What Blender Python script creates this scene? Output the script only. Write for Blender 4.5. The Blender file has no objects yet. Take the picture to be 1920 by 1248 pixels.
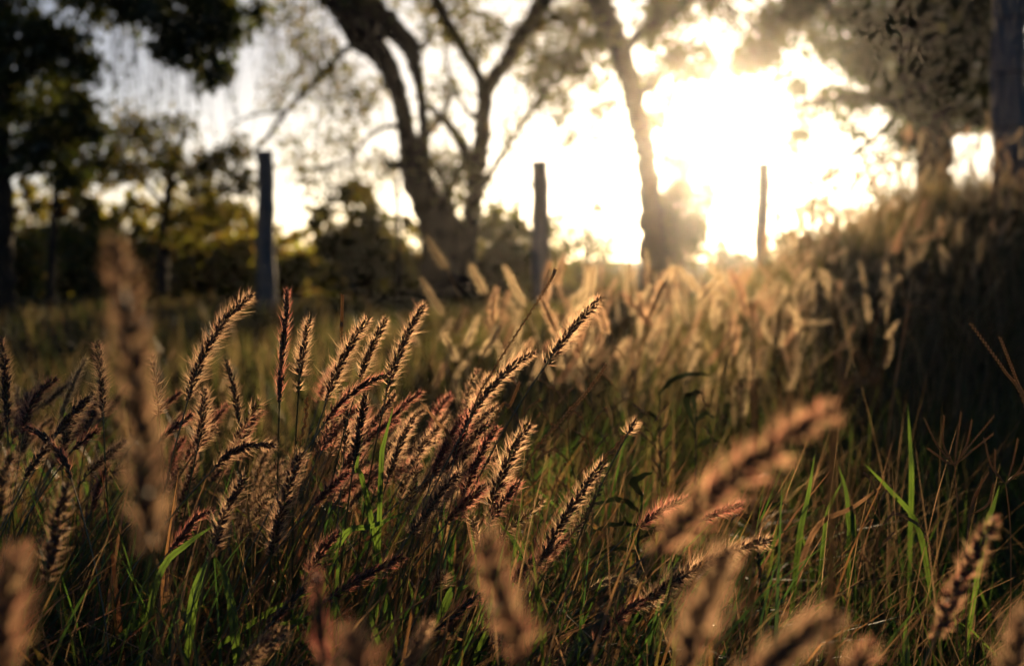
import bpy, math, random
import numpy as np
from mathutils import Vector

random.seed(11)
rng = np.random.default_rng(11)
scene = bpy.context.scene
COL = scene.collection

# ------------------------------------------------------------------ camera
CAM_Z = 0.5
FPX = 50.0 / 36.0 * 1920.0
CX, CY, HORIZON = 960.0, 624.0, 480.0
PITCH = math.atan((CY - HORIZON) / FPX)
cam_data = bpy.data.cameras.new('camera')
cam_data.lens = 50.0
cam_data.sensor_width = 36.0
cam_data.clip_start = 0.02
cam_data.clip_end = 2000.0
cam_data.dof.use_dof = True
cam_data.dof.focus_distance = 1.26
cam_data.dof.aperture_fstop = 5.6
cam = bpy.data.objects.new('camera', cam_data)
cam.location = (0, 0, CAM_Z)
cam.rotation_euler = (math.pi / 2 - PITCH, 0, 0)
COL.objects.link(cam)
scene.camera = cam


def at(px, py, Y):
    """photo pixel (1920 x 1248) and a distance in metres along +Y -> a point of the place"""
    xc, yc = (px - CX) / FPX, (CY - py) / FPX
    c, s = math.cos(PITCH), math.sin(PITCH)
    d = np.array([xc, c + yc * s, -s + yc * c])
    return np.array([0, 0, CAM_Z]) + d * (Y / d[1])


# ------------------------------------------------------------------ sky and sun
SUN_PX = (1335, 228)
sd = at(*SUN_PX, 1.0) - np.array([0, 0, CAM_Z])
sd = Vector(sd).normalized()
SUN_EL = math.asin(sd.z)
SUN_AZ = math.atan2(sd.x, sd.y)
world = bpy.data.worlds.new('World')
scene.world = world
world.use_nodes = True
nt = world.node_tree
nt.nodes.clear()
sky = nt.nodes.new('ShaderNodeTexSky')
sky.sky_type = 'NISHITA'
sky.sun_disc = False
sky.sun_elevation = SUN_EL
sky.sun_rotation = SUN_AZ
sky.altitude = 0.0
sky.air_density = 0.38
sky.dust_density = 0.7
sky.ozone_density = 1.0
bg = nt.nodes.new('ShaderNodeBackground')
bg.inputs['Strength'].default_value = 0.05
wo = nt.nodes.new('ShaderNodeOutputWorld')
nt.links.new(sky.outputs[0], bg.inputs['Color'])
nt.links.new(bg.outputs[0], wo.inputs['Surface'])

sun_data = bpy.data.lights.new('sun', 'SUN')
sun_data.energy = 5.0
sun_data.angle = math.radians(0.53)
sun_data.color = (1.0, 0.72, 0.42)
sun = bpy.data.objects.new('sun', sun_data)
sun.rotation_euler = sd.to_track_quat('Z', 'Y').to_euler()
sun.location = (2, 10, 6)
COL.objects.link(sun)

scene.view_settings.view_transform = 'Standard'
scene.view_settings.look = 'None'
scene.view_settings.exposure = 0.78
scene.view_settings.gamma = 1.0
scene.view_settings.use_curve_mapping = False
scene.render.engine = 'CYCLES'
cy = scene.cycles
cy.use_denoising = True
cy.use_adaptive_sampling = True
cy.adaptive_threshold = 0.025
cy.adaptive_min_samples = 16
cy.max_bounces = 4
cy.diffuse_bounces = 2
cy.glossy_bounces = 2
cy.transmission_bounces = 2
cy.transparent_max_bounces = 4
cy.volume_bounces = 0
cy.sample_clamp_indirect = 4.0
cy.caustics_reflective = False
cy.caustics_refractive = False


# ------------------------------------------------------------------ materials
def ramp_colours(nt, fac, cols):
    r = nt.nodes.new('ShaderNodeValToRGB')
    e = r.color_ramp.elements
    while len(e) < len(cols):
        e.new(0.5)
    for i, c in enumerate(cols):
        e[i].position = i / max(1, len(cols) - 1)
        e[i].color = (*c, 1)
    nt.links.new(fac, r.inputs[0])
    return r.outputs[0]


def thin_mat(name, cols, trans=0.5, gloss=0.08, rough=0.35, tcols=None, fwd=0.0):
    """thin plant tissue: reflects, lets light through, a little sheen; colour differs from piece to piece"""
    m = bpy.data.materials.new(name)
    m.use_nodes = True
    n = m.node_tree
    n.nodes.clear()
    out = n.nodes.new('ShaderNodeOutputMaterial')
    geo = n.nodes.new('ShaderNodeNewGeometry')
    col = ramp_colours(n, geo.outputs['Random Per Island'], cols)
    tcol = ramp_colours(n, geo.outputs['Random Per Island'], tcols) if tcols else col
    dif = n.nodes.new('ShaderNodeBsdfDiffuse')
    tr = n.nodes.new('ShaderNodeBsdfTranslucent')
    gl = n.nodes.new('ShaderNodeBsdfGlossy')
    gl.inputs['Roughness'].default_value = rough
    gl.inputs['Color'].default_value = (1, 1, 1, 1)
    n.links.new(col, dif.inputs['Color'])
    n.links.new(tcol, tr.inputs['Color'])
    m1 = n.nodes.new('ShaderNodeMixShader')
    m1.inputs[0].default_value = trans
    n.links.new(dif.outputs[0], m1.inputs[1])
    n.links.new(tr.outputs[0], m1.inputs[2])
    m2 = n.nodes.new('ShaderNodeMixShader')
    m2.inputs[0].default_value = gloss
    n.links.new(m1.outputs[0], m2.inputs[1])
    n.links.new(gl.outputs[0], m2.inputs[2])
    last = m2
    if fwd > 0:  # thin fibres send most of the light onward, close to its direction
        rf = n.nodes.new('ShaderNodeBsdfRefraction')
        rf.inputs['Roughness'].default_value = .9
        rf.inputs['IOR'].default_value = 1.6
        n.links.new(tcol, rf.inputs['Color'])
        last = n.nodes.new('ShaderNodeMixShader')
        last.inputs[0].default_value = fwd
        n.links.new(m2.outputs[0], last.inputs[1])
        n.links.new(rf.outputs[0], last.inputs[2])
    n.links.new(last.outputs[0], out.inputs['Surface'])
    return m


def rough_mat(name, cols, scale=8.0, detail=6.0, bump=0.4, stretch=(1, 1, 1), rough=0.9, spec=.25):
    m = bpy.data.materials.new(name)
    m.use_nodes = True
    n = m.node_tree
    b = n.nodes['Principled BSDF']
    b.inputs['Roughness'].default_value = rough
    b.inputs['Specular IOR Level'].default_value = spec
    tc = n.nodes.new('ShaderNodeTexCoord')
    mp = n.nodes.new('ShaderNodeMapping')
    mp.inputs['Scale'].default_value = stretch
    nz = n.nodes.new('ShaderNodeTexNoise')
    nz.inputs['Scale'].default_value = scale
    nz.inputs['Detail'].default_value = detail
    n.links.new(tc.outputs['Object'], mp.inputs[0])
    n.links.new(mp.outputs[0], nz.inputs['Vector'])
    n.links.new(ramp_colours(n, nz.outputs[0], cols), b.inputs['Base Color'])
    bp = n.nodes.new('ShaderNodeBump')
    bp.inputs['Strength'].default_value = bump
    bp.inputs['Distance'].default_value = 0.02
    n.links.new(nz.outputs[0], bp.inputs['Height'])
    n.links.new(bp.outputs[0], b.inputs['Normal'])
    return m


M = {}
M['husk'] = thin_mat('husk brown', [(.045, .022, .014), (.075, .034, .022), (.10, .05, .028)], .25, .04, .45)
M['husk_red'] = thin_mat('husk purple', [(.06, .018, .016), (.10, .03, .026), (.09, .045, .028)], .28, .04, .45)
M['husk_green'] = thin_mat('husk green', [(.04, .032, .014), (.055, .035, .018)], .15, .06, .4)
M['husk_pale'] = thin_mat('husk straw', [(.20, .13, .06), (.28, .19, .09)], .35, .10, .3, fwd=.15)
M['bristle'] = thin_mat('bristle gold', [(.48, .27, .15), (.64, .40, .22), (.76, .53, .31), (.54, .24, .17)], .68, .07, .45, fwd=.20)
M['bristle_red'] = thin_mat('bristle pink', [(.52, .12, .10), (.62, .30, .19), (.54, .15, .12), (.68, .44, .26), (.56, .20, .15), (.54, .11, .10)], .68, .07, .45, fwd=.20)
M['bristle_mix'] = thin_mat('bristle gold and pink', [(.46, .30, .16), (.54, .24, .16), (.66, .46, .25), (.52, .31, .17), (.48, .16, .12), (.62, .42, .22)], .68, .06, .45, fwd=.20)
M['bristle_pale'] = thin_mat('bristle straw', [(.64, .47, .27), (.78, .60, .36)], .68, .07, .45, fwd=.20)
M['straw_scale'] = thin_mat('straw scale', [(.32, .22, .11), (.44, .31, .16), (.36, .22, .12)], .55, .05, .4, fwd=.25)
M['stem'] = thin_mat('stem green', [(.05, .07, .02), (.07, .075, .025)], .2, .08, .3)
M['stem_dry'] = thin_mat('stem straw', [(.26, .17, .08), (.34, .23, .11)], .5, .02, .5)
M['blade'] = thin_mat('blade green', [(.018, .035, .010), (.026, .05, .012), (.03, .055, .014), (.022, .04, .012)],   .5, .03, .5,
                      [(.05, .12, .014), (.09, .18, .02), (.14, .22, .026), (.07, .14, .02)], fwd=.07)
M['tussock'] = thin_mat('tussock mixed', [(.02, .04, .010), (.028, .05, .012), (.026, .045, .014), (.04, .045, .014), (.12, .06, .025), (.15, .09, .045), (.10, .045, .022)],
                        .5, .04, .45, [(.05, .12, .016), (.10, .20, .024), (.06, .13, .02), (.11, .15, .022), (.30, .14, .04), (.32, .20, .085), (.22, .08, .035)], fwd=.07)
M['field'] = thin_mat('field grass', [(.025, .035, .010), (.04, .045, .013), (.07, .055, .022), (.10, .07, .032), (.03, .04, .011)], .5, .04, .4,
                      [(.06, .08, .018), (.10, .11, .025), (.17, .13, .05), (.24, .16, .075), (.08, .10, .02)], fwd=.08)
M['bank'] = thin_mat('bank grass', [(.025, .032, .010), (.035, .04, .012), (.06, .05, .02), (.022, .032, .009), (.09, .06, .03)], .5, .03, .5,
                     [(.06, .08, .015), (.10, .11, .02), (.14, .12, .035), (.06, .09, .015), (.22, .14, .06), (.08, .10, .02)], fwd=.06)
M['dry'] = thin_mat('dry straw', [(.10, .06, .03), (.15, .10, .05), (.11, .06, .03), (.18, .13, .065)], .45, .0, .45,
                    [(.20, .12, .05), (.32, .21, .10), (.24, .12, .06), (.36, .25, .13)], fwd=.08)
M['weed'] = thin_mat('weed leaf', [(.02, .032, .014), (.03, .042, .018)], .25, .05, .4)
M['leaf'] = thin_mat('tree leaf', [(.025, .04, .010), (.04, .06, .012), (.055, .06, .014), (.05, .045, .014)], .42, .04, .4,
                     [(.14, .16, .018), (.24, .24, .025), (.28, .23, .03), (.24, .15, .035)], fwd=.05)
M['leaf_dark'] = thin_mat('evergreen leaf', [(.014, .026, .010), (.022, .038, .012), (.028, .042, .013)], .42, .04, .4,
                          [(.09, .13, .018), (.15, .19, .022), (.24, .21, .03)], fwd=.04)
M['leaf_hedge'] = thin_mat('hedge leaf', [(.03, .05, .010), (.05, .07, .012), (.06, .06, .015), (.08, .05, .018)], .5, .04, .4,
                           [(.24, .28, .02), (.40, .38, .03), (.42, .32, .04), (.36, .18, .04)], fwd=.10)
M['bark'] = rough_mat('bark', [(.02, .014, .010), (.045, .031, .022), (.07, .05, .036)], 9, 8, .8, (1, 1, .25))
M['post'] = rough_mat('weathered post', [(.10, .095, .095), (.17, .16, .155), (.23, .215, .205)], 14, 8, .6, (1, 1, .2))
M['iron'] = rough_mat('rusty iron', [(.02, .015, .013), (.05, .03, .02)], 30, 5, .3)
M['soil'] = rough_mat('soil and thatch', [(.02, .015, .009), (.045, .034, .018), (.075, .055, .028)], 3.0, 10, .8, spec=0.0)


# ------------------------------------------------------------------ mesh helpers
class MB:
    def __init__(s):
        s.v, s.f, s.n = [], [], 0

    def add(s, v, f, slot=0):
        v = np.asarray(v, float).reshape(-1, 3)
        f = np.asarray(f, int)
        s.f.append((f + s.n, slot))
        s.v.append(v)
        s.n += len(v)

    def mesh(s, name, mats, origin=None, smooth=False):
        me = bpy.data.meshes.new(name)
        V = np.concatenate(s.v)
        if origin is not None:
            V = V - np.asarray(origin)
        me.vertices.add(len(V))
        me.vertices.foreach_set('co', V.astype(np.float32).ravel())
        lt, li, mi = [], [], []
        for f, slot in s.f:
            lt.append(np.full(len(f), f.shape[1]))
            li.append(f.ravel())
            mi.append(np.full(len(f), slot))
        lt, li, mi = np.concatenate(lt), np.concatenate(li), np.concatenate(mi)
        me.loops.add(len(li))
        me.loops.foreach_set('vertex_index', li.astype(np.int32))
        me.polygons.add(len(lt))
        me.polygons.foreach_set('loop_start', np.concatenate([[0], np.cumsum(lt)[:-1]]).astype(np.int32))
        for m in (mats if isinstance(mats, (list, tuple)) else [mats]):
            me.materials.append(m)
        me.polygons.foreach_set('material_index', mi.astype(np.int32))
        if smooth:
            me.polygons.foreach_set('use_smooth', np.ones(len(lt), bool))
        me.update(calc_edges=True)
        return me

    def build(s, name, mats, parent=None, origin=None, smooth=False):
        if origin is None and parent is not None:
            origin = world_loc(parent)
        me = s.mesh(name, mats, origin, smooth)
        o = bpy.data.objects.new(name, me)
        COL.objects.link(o)
        if parent is not None:
            o.parent = parent
        elif origin is not None:
            o.location = tuple(origin)
        return o


def world_loc(o):
    p = np.zeros(3)
    while o is not None:
        p = p + np.array(o.location)
        o = o.parent
    return p


def tag(o, label=None, cat=None, group=None, kind=None):
    for k, v in (('label', label), ('category', cat), ('group', group), ('kind', kind)):
        if v:
            o[k] = v
    return o


def empty(name, loc, label, cat, group=None):
    o = bpy.data.objects.new(name, None)
    o.empty_display_size = 0.05
    o.location = tuple(loc)
    COL.objects.link(o)
    return tag(o, label, cat, group, 'thing')


def unit(a):
    a = np.asarray(a, float)
    return a / (np.linalg.norm(a, axis=-1, keepdims=True) + 1e-12)


def smooth_path(pts, n):
    """Catmull-Rom through the points (any number of columns)"""
    p = np.asarray(pts, float)
    if len(p) == 2:
        t = np.linspace(0, 1, n)[:, None]
        return p[0] * (1 - t) + p[1] * t
    q = np.vstack([2 * p[0] - p[1], p, 2 * p[-1] - p[-2]])
    u = np.linspace(0, len(p) - 1 - 1e-9, n)
    i = u.astype(int)
    t = (u - i)[:, None]
    a, b, c, d = q[i], q[i + 1], q[i + 2], q[i + 3]
    return .5 * (2 * b + (c - a) * t + (2 * a - 5 * b + 4 * c - d) * t ** 2 + (3 * b - a - 3 * c + d) * t ** 3)


def frames(P):
    T = unit(np.gradient(P, axis=0))
    ref = np.array([0.0, 1.0, 0.0]) if abs(T[len(T) // 2][1]) < .9 else np.array([1.0, 0, 0])
    N = unit(np.cross(T, ref))
    return T, N, np.cross(T, N)


def tube(mb, P, R, sides=6, rough=0.0, slot=0):
    P = np.asarray(P, float)
    R = np.broadcast_to(np.asarray(R, float), (len(P),))
    T, N, B = frames(P)
    a = np.linspace(0, 2 * math.pi, sides, endpoint=False)
    rr = R[:, None] * (1 + rough * rng.uniform(-1, 1, (len(P), sides)))
    V = P[:, None] + rr[..., None] * (np.cos(a)[None, :, None] * N[:, None] + np.sin(a)[None, :, None] * B[:, None])
    i = np.arange(len(P) - 1)[:, None] * sides
    j = np.arange(sides)[None]
    k = (j + 1) % sides
    f = np.stack([i + j, i + k, i + sides + k, i + sides + j], -1).reshape(-1, 4)
    mb.add(V.reshape(-1, 3), f, slot)
    n = len(P) * sides
    mb.add(V[-1], np.array([[x for x in range(sides)]]), slot)
    mb.add(V[0][::-1], np.array([[x for x in range(sides)]]), slot)


def blades(mb, root, h, w, head, bend, segs=4, face=None, slot=0, twist=0.0):
    """N grass blades as tapering, bending, slightly folded strips"""
    root = np.asarray(root, float)
    N = len(root)
    h, w, head, bend = (np.broadcast_to(np.asarray(x, float), (N,)) for x in (h, w, head, bend))
    t = np.linspace(0, 1, segs + 1)
    hv = np.stack([np.cos(head), np.sin(head), np.zeros(N)], -1)
    fa = head + math.pi / 2 + (rng.normal(0, .7, N) if face is None else face)
    out = bend[:, None] * (.35 * t + .65 * t ** 2)[None]
    upw = np.sqrt(np.clip(1 - (np.minimum(bend, 1.2) * .8)[:, None] ** 2 * t[None] ** 2, .12, 1)) * t[None]
    drop = np.clip(bend - .9, 0, 1)[:, None] * t[None] ** 3 * .8
    C = root[:, None] + hv[:, None] * (h[:, None] * out)[..., None]
    C[..., 2] += h[:, None] * (upw - drop)
    ang = fa[:, None] + twist * t[None]
    sv = np.stack([np.cos(ang), np.sin(ang), np.zeros_like(ang)], -1)
    wt = (w[:, None] * .5 * np.clip(1 - t ** 2.2, .03, 1)[None])[..., None]
    V = np.stack([C - sv * wt, C + sv * wt], 2).reshape(N, -1, 3)
    k = V.shape[1]
    b = np.arange(N)[:, None, None] * k
    i = np.arange(segs)[None, :, None] * 2
    f = (b + i + np.array([0, 1, 3, 2])[None, None]).reshape(-1, 4)
    mb.add(V.reshape(-1, 3), f, slot)


def strip(mb, P, W, side, slot=0):
    P = np.asarray(P, float)
    side = unit(side)
    W = np.asarray(W, float)[:, None] * .5
    V = np.stack([P - side * W, P + side * W], 1).reshape(-1, 3)
    i = np.arange(len(P) - 1)[:, None] * 2
    mb.add(V, i + np.array([0, 1, 3, 2]), slot)


def spindles(mb, P, D, L, W, slot=0):
    """pointed husks: elongated octahedra at P along D"""
    D = unit(D)
    ref = np.where(np.abs(D[:, 2:3]) < .9, np.array([[0, 0, 1.0]]), np.array([[1.0, 0, 0]]))
    X = unit(np.cross(D, ref))
    Y = np.cross(D, X)
    L, W = np.broadcast_to(L, (len(P),))[:, None], np.broadcast_to(W, (len(P),))[:, None]
    mid = P + D * L * .42
    V = np.stack([P, P + D * L, mid + X * W, mid + Y * W, mid - X * W, mid - Y * W], 1).reshape(-1, 3)
    F = np.array([[0, 3, 2], [0, 4, 3], [0, 5, 4], [0, 2, 5], [1, 2, 3], [1, 3, 4], [1, 4, 5], [1, 5, 2]])
    mb.add(V, (np.arange(len(P))[:, None, None] * 6 + F[None]).reshape(-1, 3), slot)


def hairs(mb, P, D, L, W, curl, slot=0):
    """fine bristles: two-piece ribbons that taper to a point and curl a little"""
    n = len(P)
    D = unit(D)
    S = unit(np.cross(D, rng.normal(0, 1, (n, 3))))
    L, W = np.broadcast_to(L, (n,))[:, None], np.broadcast_to(W, (n,))[:, None]
    mid = P + D * L * .5
    tip = P + D * L + curl * L
    V = np.stack([P - S * W, P + S * W, mid + S * W * .8, mid - S * W * .8, tip], 1).reshape(-1, 3)
    o = np.arange(n)[:, None] * 5
    mb.add(V, o + np.array([[0, 1, 2, 3]]), slot)
    V2 = None
    mb.f.append(((o + np.array([[3, 2, 4]])) + (mb.n - len(V)), slot))


def seed_head(mb_h, mb_b, axis, k=1.0, husk_step=.00100, per=13, blen=.0122, bw=.000115, spread=(30, 85), hang=34.0,
              husk_l=.0072, husk_w=.0013, slot_h=0, slot_b=0, gap=0.0, jit=.5):
    """axis: points from base to tip.  husks spiral round the axis, bristles fan out from every husk"""
    seg = np.linalg.norm(np.diff(axis, axis=0), axis=1)
    Ltot = seg.sum()
    n = max(12, int(Ltot / (husk_step * k)))
    s = (np.arange(n) + rng.uniform(-.4, .4, n)) / n
    s = np.clip(s, 0, 1)
    bare = rng.choice([0, 0, 0, .12, .22]) if gap == 0 else 0
    if gap > 0 or bare > 0:
        keep = (rng.random(n) > gap) & (rng.random(n) > .75 * (s < bare))
        s = s[keep]
        n = len(s)
    cum = np.concatenate([[0], np.cumsum(seg)]) / Ltot
    P = np.stack([np.interp(s, cum, axis[:, i]) for i in range(3)], -1)
    T0, N0, B0 = frames(axis)
    T = unit(np.stack([np.interp(s, cum, T0[:, i]) for i in range(3)], -1))
    Nn = unit(np.stack([np.interp(s, cum, N0[:, i]) for i in range(3)], -1))
    Bb = np.cross(T, Nn)
    prof = np.clip(.45 + s * 5, 0, 1) * (1 - .55 * s ** 4)
    phi = np.arange(n) * 2.39996 + rng.normal(0, .35, n)
    rad = np.cos(phi)[:, None] * Nn + np.sin(phi)[:, None] * Bb
    a = np.radians(rng.normal(hang, 9, n))[:, None]
    D = T * np.cos(a) + rad * np.sin(a)
    st = P + rad * .0007 * k
    spindles(mb_h, st, D, husk_l * k * prof * rng.uniform(.8, 1.2, n), husk_w * k * (.6 + .4 * prof), slot_h)
    per = max(3, int(per * rng.uniform(.75, 1.15)))
    blen = blen * rng.uniform(.85, 1.12)
    m = n * per
    idx = np.repeat(np.arange(n), per)
    ph = phi[idx] + rng.normal(0, jit, m)
    ra = np.cos(ph)[:, None] * Nn[idx] + np.sin(ph)[:, None] * Bb[idx]
    al = np.radians(rng.uniform(spread[0], spread[1], m))[:, None]
    Db = T[idx] * np.cos(al) + ra * np.sin(al)
    Lb = blen * k * prof[idx] * rng.uniform(.55, 1.15, m) * (1 + .7 * (rng.random(m) > .97))
    hairs(mb_b, st[idx] + Db * .0006 * k, Db, Lb, bw * k, T[idx] * .18 + rng.normal(0, .07, (m, 3)), slot_b)


def smoothstep(a, b, x):
    t = np.clip((np.asarray(x, float) - a) / (b - a), 0, 1)
    return t * t * (3 - 2 * t)


def h_ground(x, y):
    x, y = np.asarray(x, float), np.asarray(y, float)
    base = .012 * np.sin(x * 2.1 + 1) * np.cos(y * 1.7) + .02 * np.sin(x * .5) * np.sin(y * .4 + 2) * smoothstep(3, 8, y)
    sx = smoothstep(.30, 2.2, x - .12 * (y - 6))
    sy = smoothstep(2.3, 6.6, y) * (1 - smoothstep(8.5, 12, y))
    return base + (.76 + .06 * np.clip(x - 2, -1, 3) + .04 * np.sin(x * 5.1 + y * 1.3) + .03 * np.sin(y * 4.1 - x * 2.2)) * sx * sy


# ------------------------------------------------------------------ the ground and the grassy bank
def terrain():
    xs = np.concatenate([np.linspace(-170, -12, 14), np.linspace(-11, 11, 111), np.linspace(12, 170, 14)])
    ys = np.concatenate([np.linspace(-170, -4, 10), np.linspace(-3, 16, 96), np.linspace(17, 40, 12), np.linspace(50, 170, 8)])
    X, Y = np.meshgrid(xs, ys)
    Z = h_ground(X, Y)
    far = (np.abs(X) > 11) | (Y > 16) | (Y < -3)
    Z = np.where(far, np.minimum(Z, 0) * 0 + np.where(X > 11, Z, 0), Z)
    V = np.stack([X, Y, Z], -1).reshape(-1, 3)
    nx = len(xs)
    i = (np.arange(len(ys) - 1)[:, None] * nx + np.arange(nx - 1)[None]).ravel()
    F = np.stack([i, i + 1, i + nx + 1, i + nx], -1)
    zc = V[F][:, :, 2].mean(1)
    bank = zc > .05
    for name, sel in (('ground', ~bank), ('grassy_bank', bank)):
        mb = MB()
        mb.add(V, F[sel])
        o = mb.build(name, M['soil'], smooth=True)
        tag(o, kind='structure')


terrain()


# ------------------------------------------------------------------ trees and shrubs behind the field
def kites(mb, P, size, droop=0.4, slot=0):
    """leaves: pointed kite-shaped blades folded along the midrib"""
    n = len(P)
    D = rng.normal(0, 1, (n, 3))
    D[:, 2] -= droop
    D = unit(D)
    S = unit(np.cross(D, rng.normal(0, 1, (n, 3))))
    U = np.cross(D, S)
    L = size * rng.uniform(.6, 1.25, n)[:, None]
    W = L * rng.uniform(.22, .34, n)[:, None]
    V = np.stack([P, P + D * L * .45 + S * W + U * W * .35, P + D * L, P + D * L * .45 - S * W + U * W * .35], 1).reshape(-1, 3)
    o = np.arange(n)[:, None] * 4
    mb.add(V, o + np.array([[0, 1, 2]]), slot)
    mb.f.append(((o + np.array([[0, 2, 3]])) + (mb.n - len(V)), slot))


def clump_points(c, rx, ry, rz, n, sub):
    k = max(1, int(sub))
    u = unit(rng.normal(0, 1, (k, 3))) * rng.random((k, 1)) ** .45
    sc = c + u * np.array([rx, ry, rz])
    i = rng.integers(0, k, n)
    r = (rx * ry * rz) ** (1 / 3) / k ** (1 / 3) * .62
    return sc, sc[i] + rng.normal(0, 1, (n, 3)) * r * np.array([1, 1, .8])


def tree(name, label, cat, D, trunk, limbs, clumps, leaf=.09, mleaf='leaf', group=None, depth=1.2, twigs=True, strands=None,
         dens=1.0, crown='crown'):
    """trunk / limbs: (px, py, radius px[, metres nearer or farther]);  clumps: (px, py, rx px, ry px, leaves[, offset])"""
    s = D / FPX

    def pts(l):
        out = []
        for p in l:
            q = at(p[0], p[1], D + (p[3] if len(p) > 3 else 0))
            out.append([*q, p[2] * s])
        return np.array(out)
    tp = pts(trunk)
    base = tp[0, :3].copy()
    base[2] = float(h_ground(base[0], base[1])) - .03
    tp[0, 2] = base[2]
    e = empty(name, base, label, cat, group)

    def limb(p, nm, sides):
        n = max(8, len(p) * 8)
        q = smooth_path(p, n)
        q[1:-1, :3] += rng.normal(0, .06, (n - 2, 3)) * q[1:-1, 3:4] * 2
        mb = MB()
        tube(mb, q[:, :3], np.maximum(q[:, 3] * (1 + .05 * np.sin(np.arange(n) * 2.3)), .004), sides, .12)
        mb.build(nm, M['bark'], e, smooth=True)
        return q[:, :3]
    sk = [limb(tp, 'trunk', 12)]
    for l in limbs:
        sk.append(limb(pts(l), 'limb', 8))
    sk = np.concatenate(sk)
    mbl, mbt = MB(), MB()
    for c in clumps:
        off = c[5] if len(c) > 5 else 0
        cc = at(c[0], c[1], D + off)
        rx, rz = c[2] * s, c[3] * s
        n = int(c[4] * dens)
        sc, P = clump_points(cc, rx, min(depth, max(rx, rz) * 1.1), rz, n, max(3, n / 34))
        P = P[P[:, 2] > .03]
        kites(mbl, P, leaf)
        if twigs:
            for q in sc:
                j = np.argmin(((sk - q) ** 2).sum(1) + rng.random(len(sk)) * .3)
                a = sk[j]
                d = np.linalg.norm(q - a)
                if d > 6.5:
                    continue
                m = (a + q) / 2 + rng.normal(0, .08, 3) * d + np.array([0, 0, .08 * d])
                w = smooth_path(np.array([a, m, q]), 7)
                tube(mbt, w, np.linspace(.006 + .004 * d, .003, 7), 4)
    if strands:
        for (x0, x1, y0, y1, l0, l1, n) in strands:
            for _ in range(n):
                p = at(rng.uniform(x0, x1), rng.uniform(y0, y1), D + rng.uniform(-.7, .7))
                L = rng.uniform(l0, l1) * s
                w = np.array([p + np.array([.0, 0, .1]), p + np.array([rng.normal(0, .06), rng.normal(0, .06), -L * .5]),
                              p + np.array([rng.normal(0, .12), rng.normal(0, .1), -L])])
                w = smooth_path(w, 7)
                tube(mbt, w, np.linspace(.0035, .0018, 7), 3)
                kk = rng.integers(2, 6)
                kites(mbl, w[rng.integers(1, 7, kk)], leaf * .55, 1.0)
    if mbt.n:
        mbt.build('twigs', M['bark'], e)
    if mbl.n:
        mbl.build(crown, M[mleaf], e)
    return e


# the forked tree in the middle
tree('forked_tree', 'big dark tree forking low into several curved trunks in the middle', 'tree', 17.0,
     [(843, 552, 52), (838, 505, 40), (824, 450, 34), (802, 390, 31), (782, 335, 28), (769, 285, 22), (760, 235, 17), (752, 195, 17), (735, 145, 19), (703, 85, 24), (655, 20, 28), (590, -50, 30), (480, -150, 22)],
     [[(800, 350, 16), (794, 300, 14), (795, 250, 11), (791, 195, 10), (781, 135, 13), (765, 85, 19), (720, 35, 22), (675, -15, 24), (610, -90, 20)],
      [(866, 510, 24), (880, 430, 19), (892, 350, 17), (900, 280, 17), (907, 215, 14), (914, 165, 15), (945, 120, 14), (980, 65, 15), (1015, 10, 16), (1050, -90, 14)],
      [(910, 180, 12), (897, 140, 10), (868, 92, 10), (840, 42, 10), (814, -5, 11), (790, -80, 10)],
      [(905, 350, 8), (935, 300, 6), (975, 240, 5), (1010, 185, 4.5), (1060, 130, 4), (1110, 70, 3)],
      [(880, 300, 12), (862, 262, 10), (835, 228, 8), (806, 200, 7)],
      [(708, 105, 12), (668, 85, 11), (645, 50, 10), (615, 0, 10)],
      [(690, 98, 7), (655, 90, 6), (600, 145, 6), (540, 205, 5), (495, 265, 4), (455, 300, 3)],
      [(768, 308, 12), (740, 310, 8), (715, 300, 5)],
      [(848, 450, 9), (846, 390, 8), (834, 340, 7), (815, 318, 6)],
      [(790, 90, 8), (800, 80, 5), (812, 74, 3)],
      [(815, 430, 12), (838, 370, 9), (858, 325, 8), (880, 290, 7)],
      [(796, 340, 11), (822, 372, 9), (848, 405, 9), (868, 440, 8)],
      [(770, 320, 7), (800, 260, 5), (826, 225, 5), (850, 170, 3)],
      [(905, 230, 6), (870, 200, 4), (840, 130, 3), (830, 80, 2)],
      [(760, 230, 6), (700, 250, 4), (650, 300, 3), (600, 320, 2)],
      [(540, 208, 3), (480, 215, 2.4), (430, 235, 2)]],
     [(560, 80, 70, 90, 260), (640, 230, 60, 60, 90), (700, 320, 60, 40, 110), (600, 330, 80, 40, 110), (640, 370, 60, 30, 90), (830, 40, 60, 60, 240),
      (900, 60, 60, 60, 200), (1000, 60, 70, 70, 340), (1060, 140, 50, 60, 260), (1080, 265, 18, 22, 30), (850, 200, 50, 60, 110), (838, 320, 36, 70, 170), (870, 330, 30, 60, 90), (640, 160, 60, 60, 130), (700, 200, 40, 60, 60), (560, 170, 60, 40, 60), (960, 230, 40, 60, 70), (1000, 150, 50, 50, 110), (1130, 240, 30, 40, 40), (1040, 90, 60, 50, 130), (780, 330, 26, 60, 70), (700, -60, 200, 80, 700),
      (950, -80, 160, 80, 600), (870, 400, 60, 60, 90), (960, 350, 30, 50, 50), (560, 290, 60, 50, 70), (1040, 200, 50, 40, 80), (1110, 110, 40, 50, 200), (1080, 30, 60, 40, 260)],
     leaf=.085, dens=2.3, depth=1.6, strands=[(500, 650, 0, 130, 60, 220, 90), (600, 740, 90, 260, 60, 180, 60), (800, 900, 60, 260, 50, 150, 50), (930, 1120, 30, 200, 50, 160, 60), (560, 760, 280, 340, 30, 100, 40)])

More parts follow.
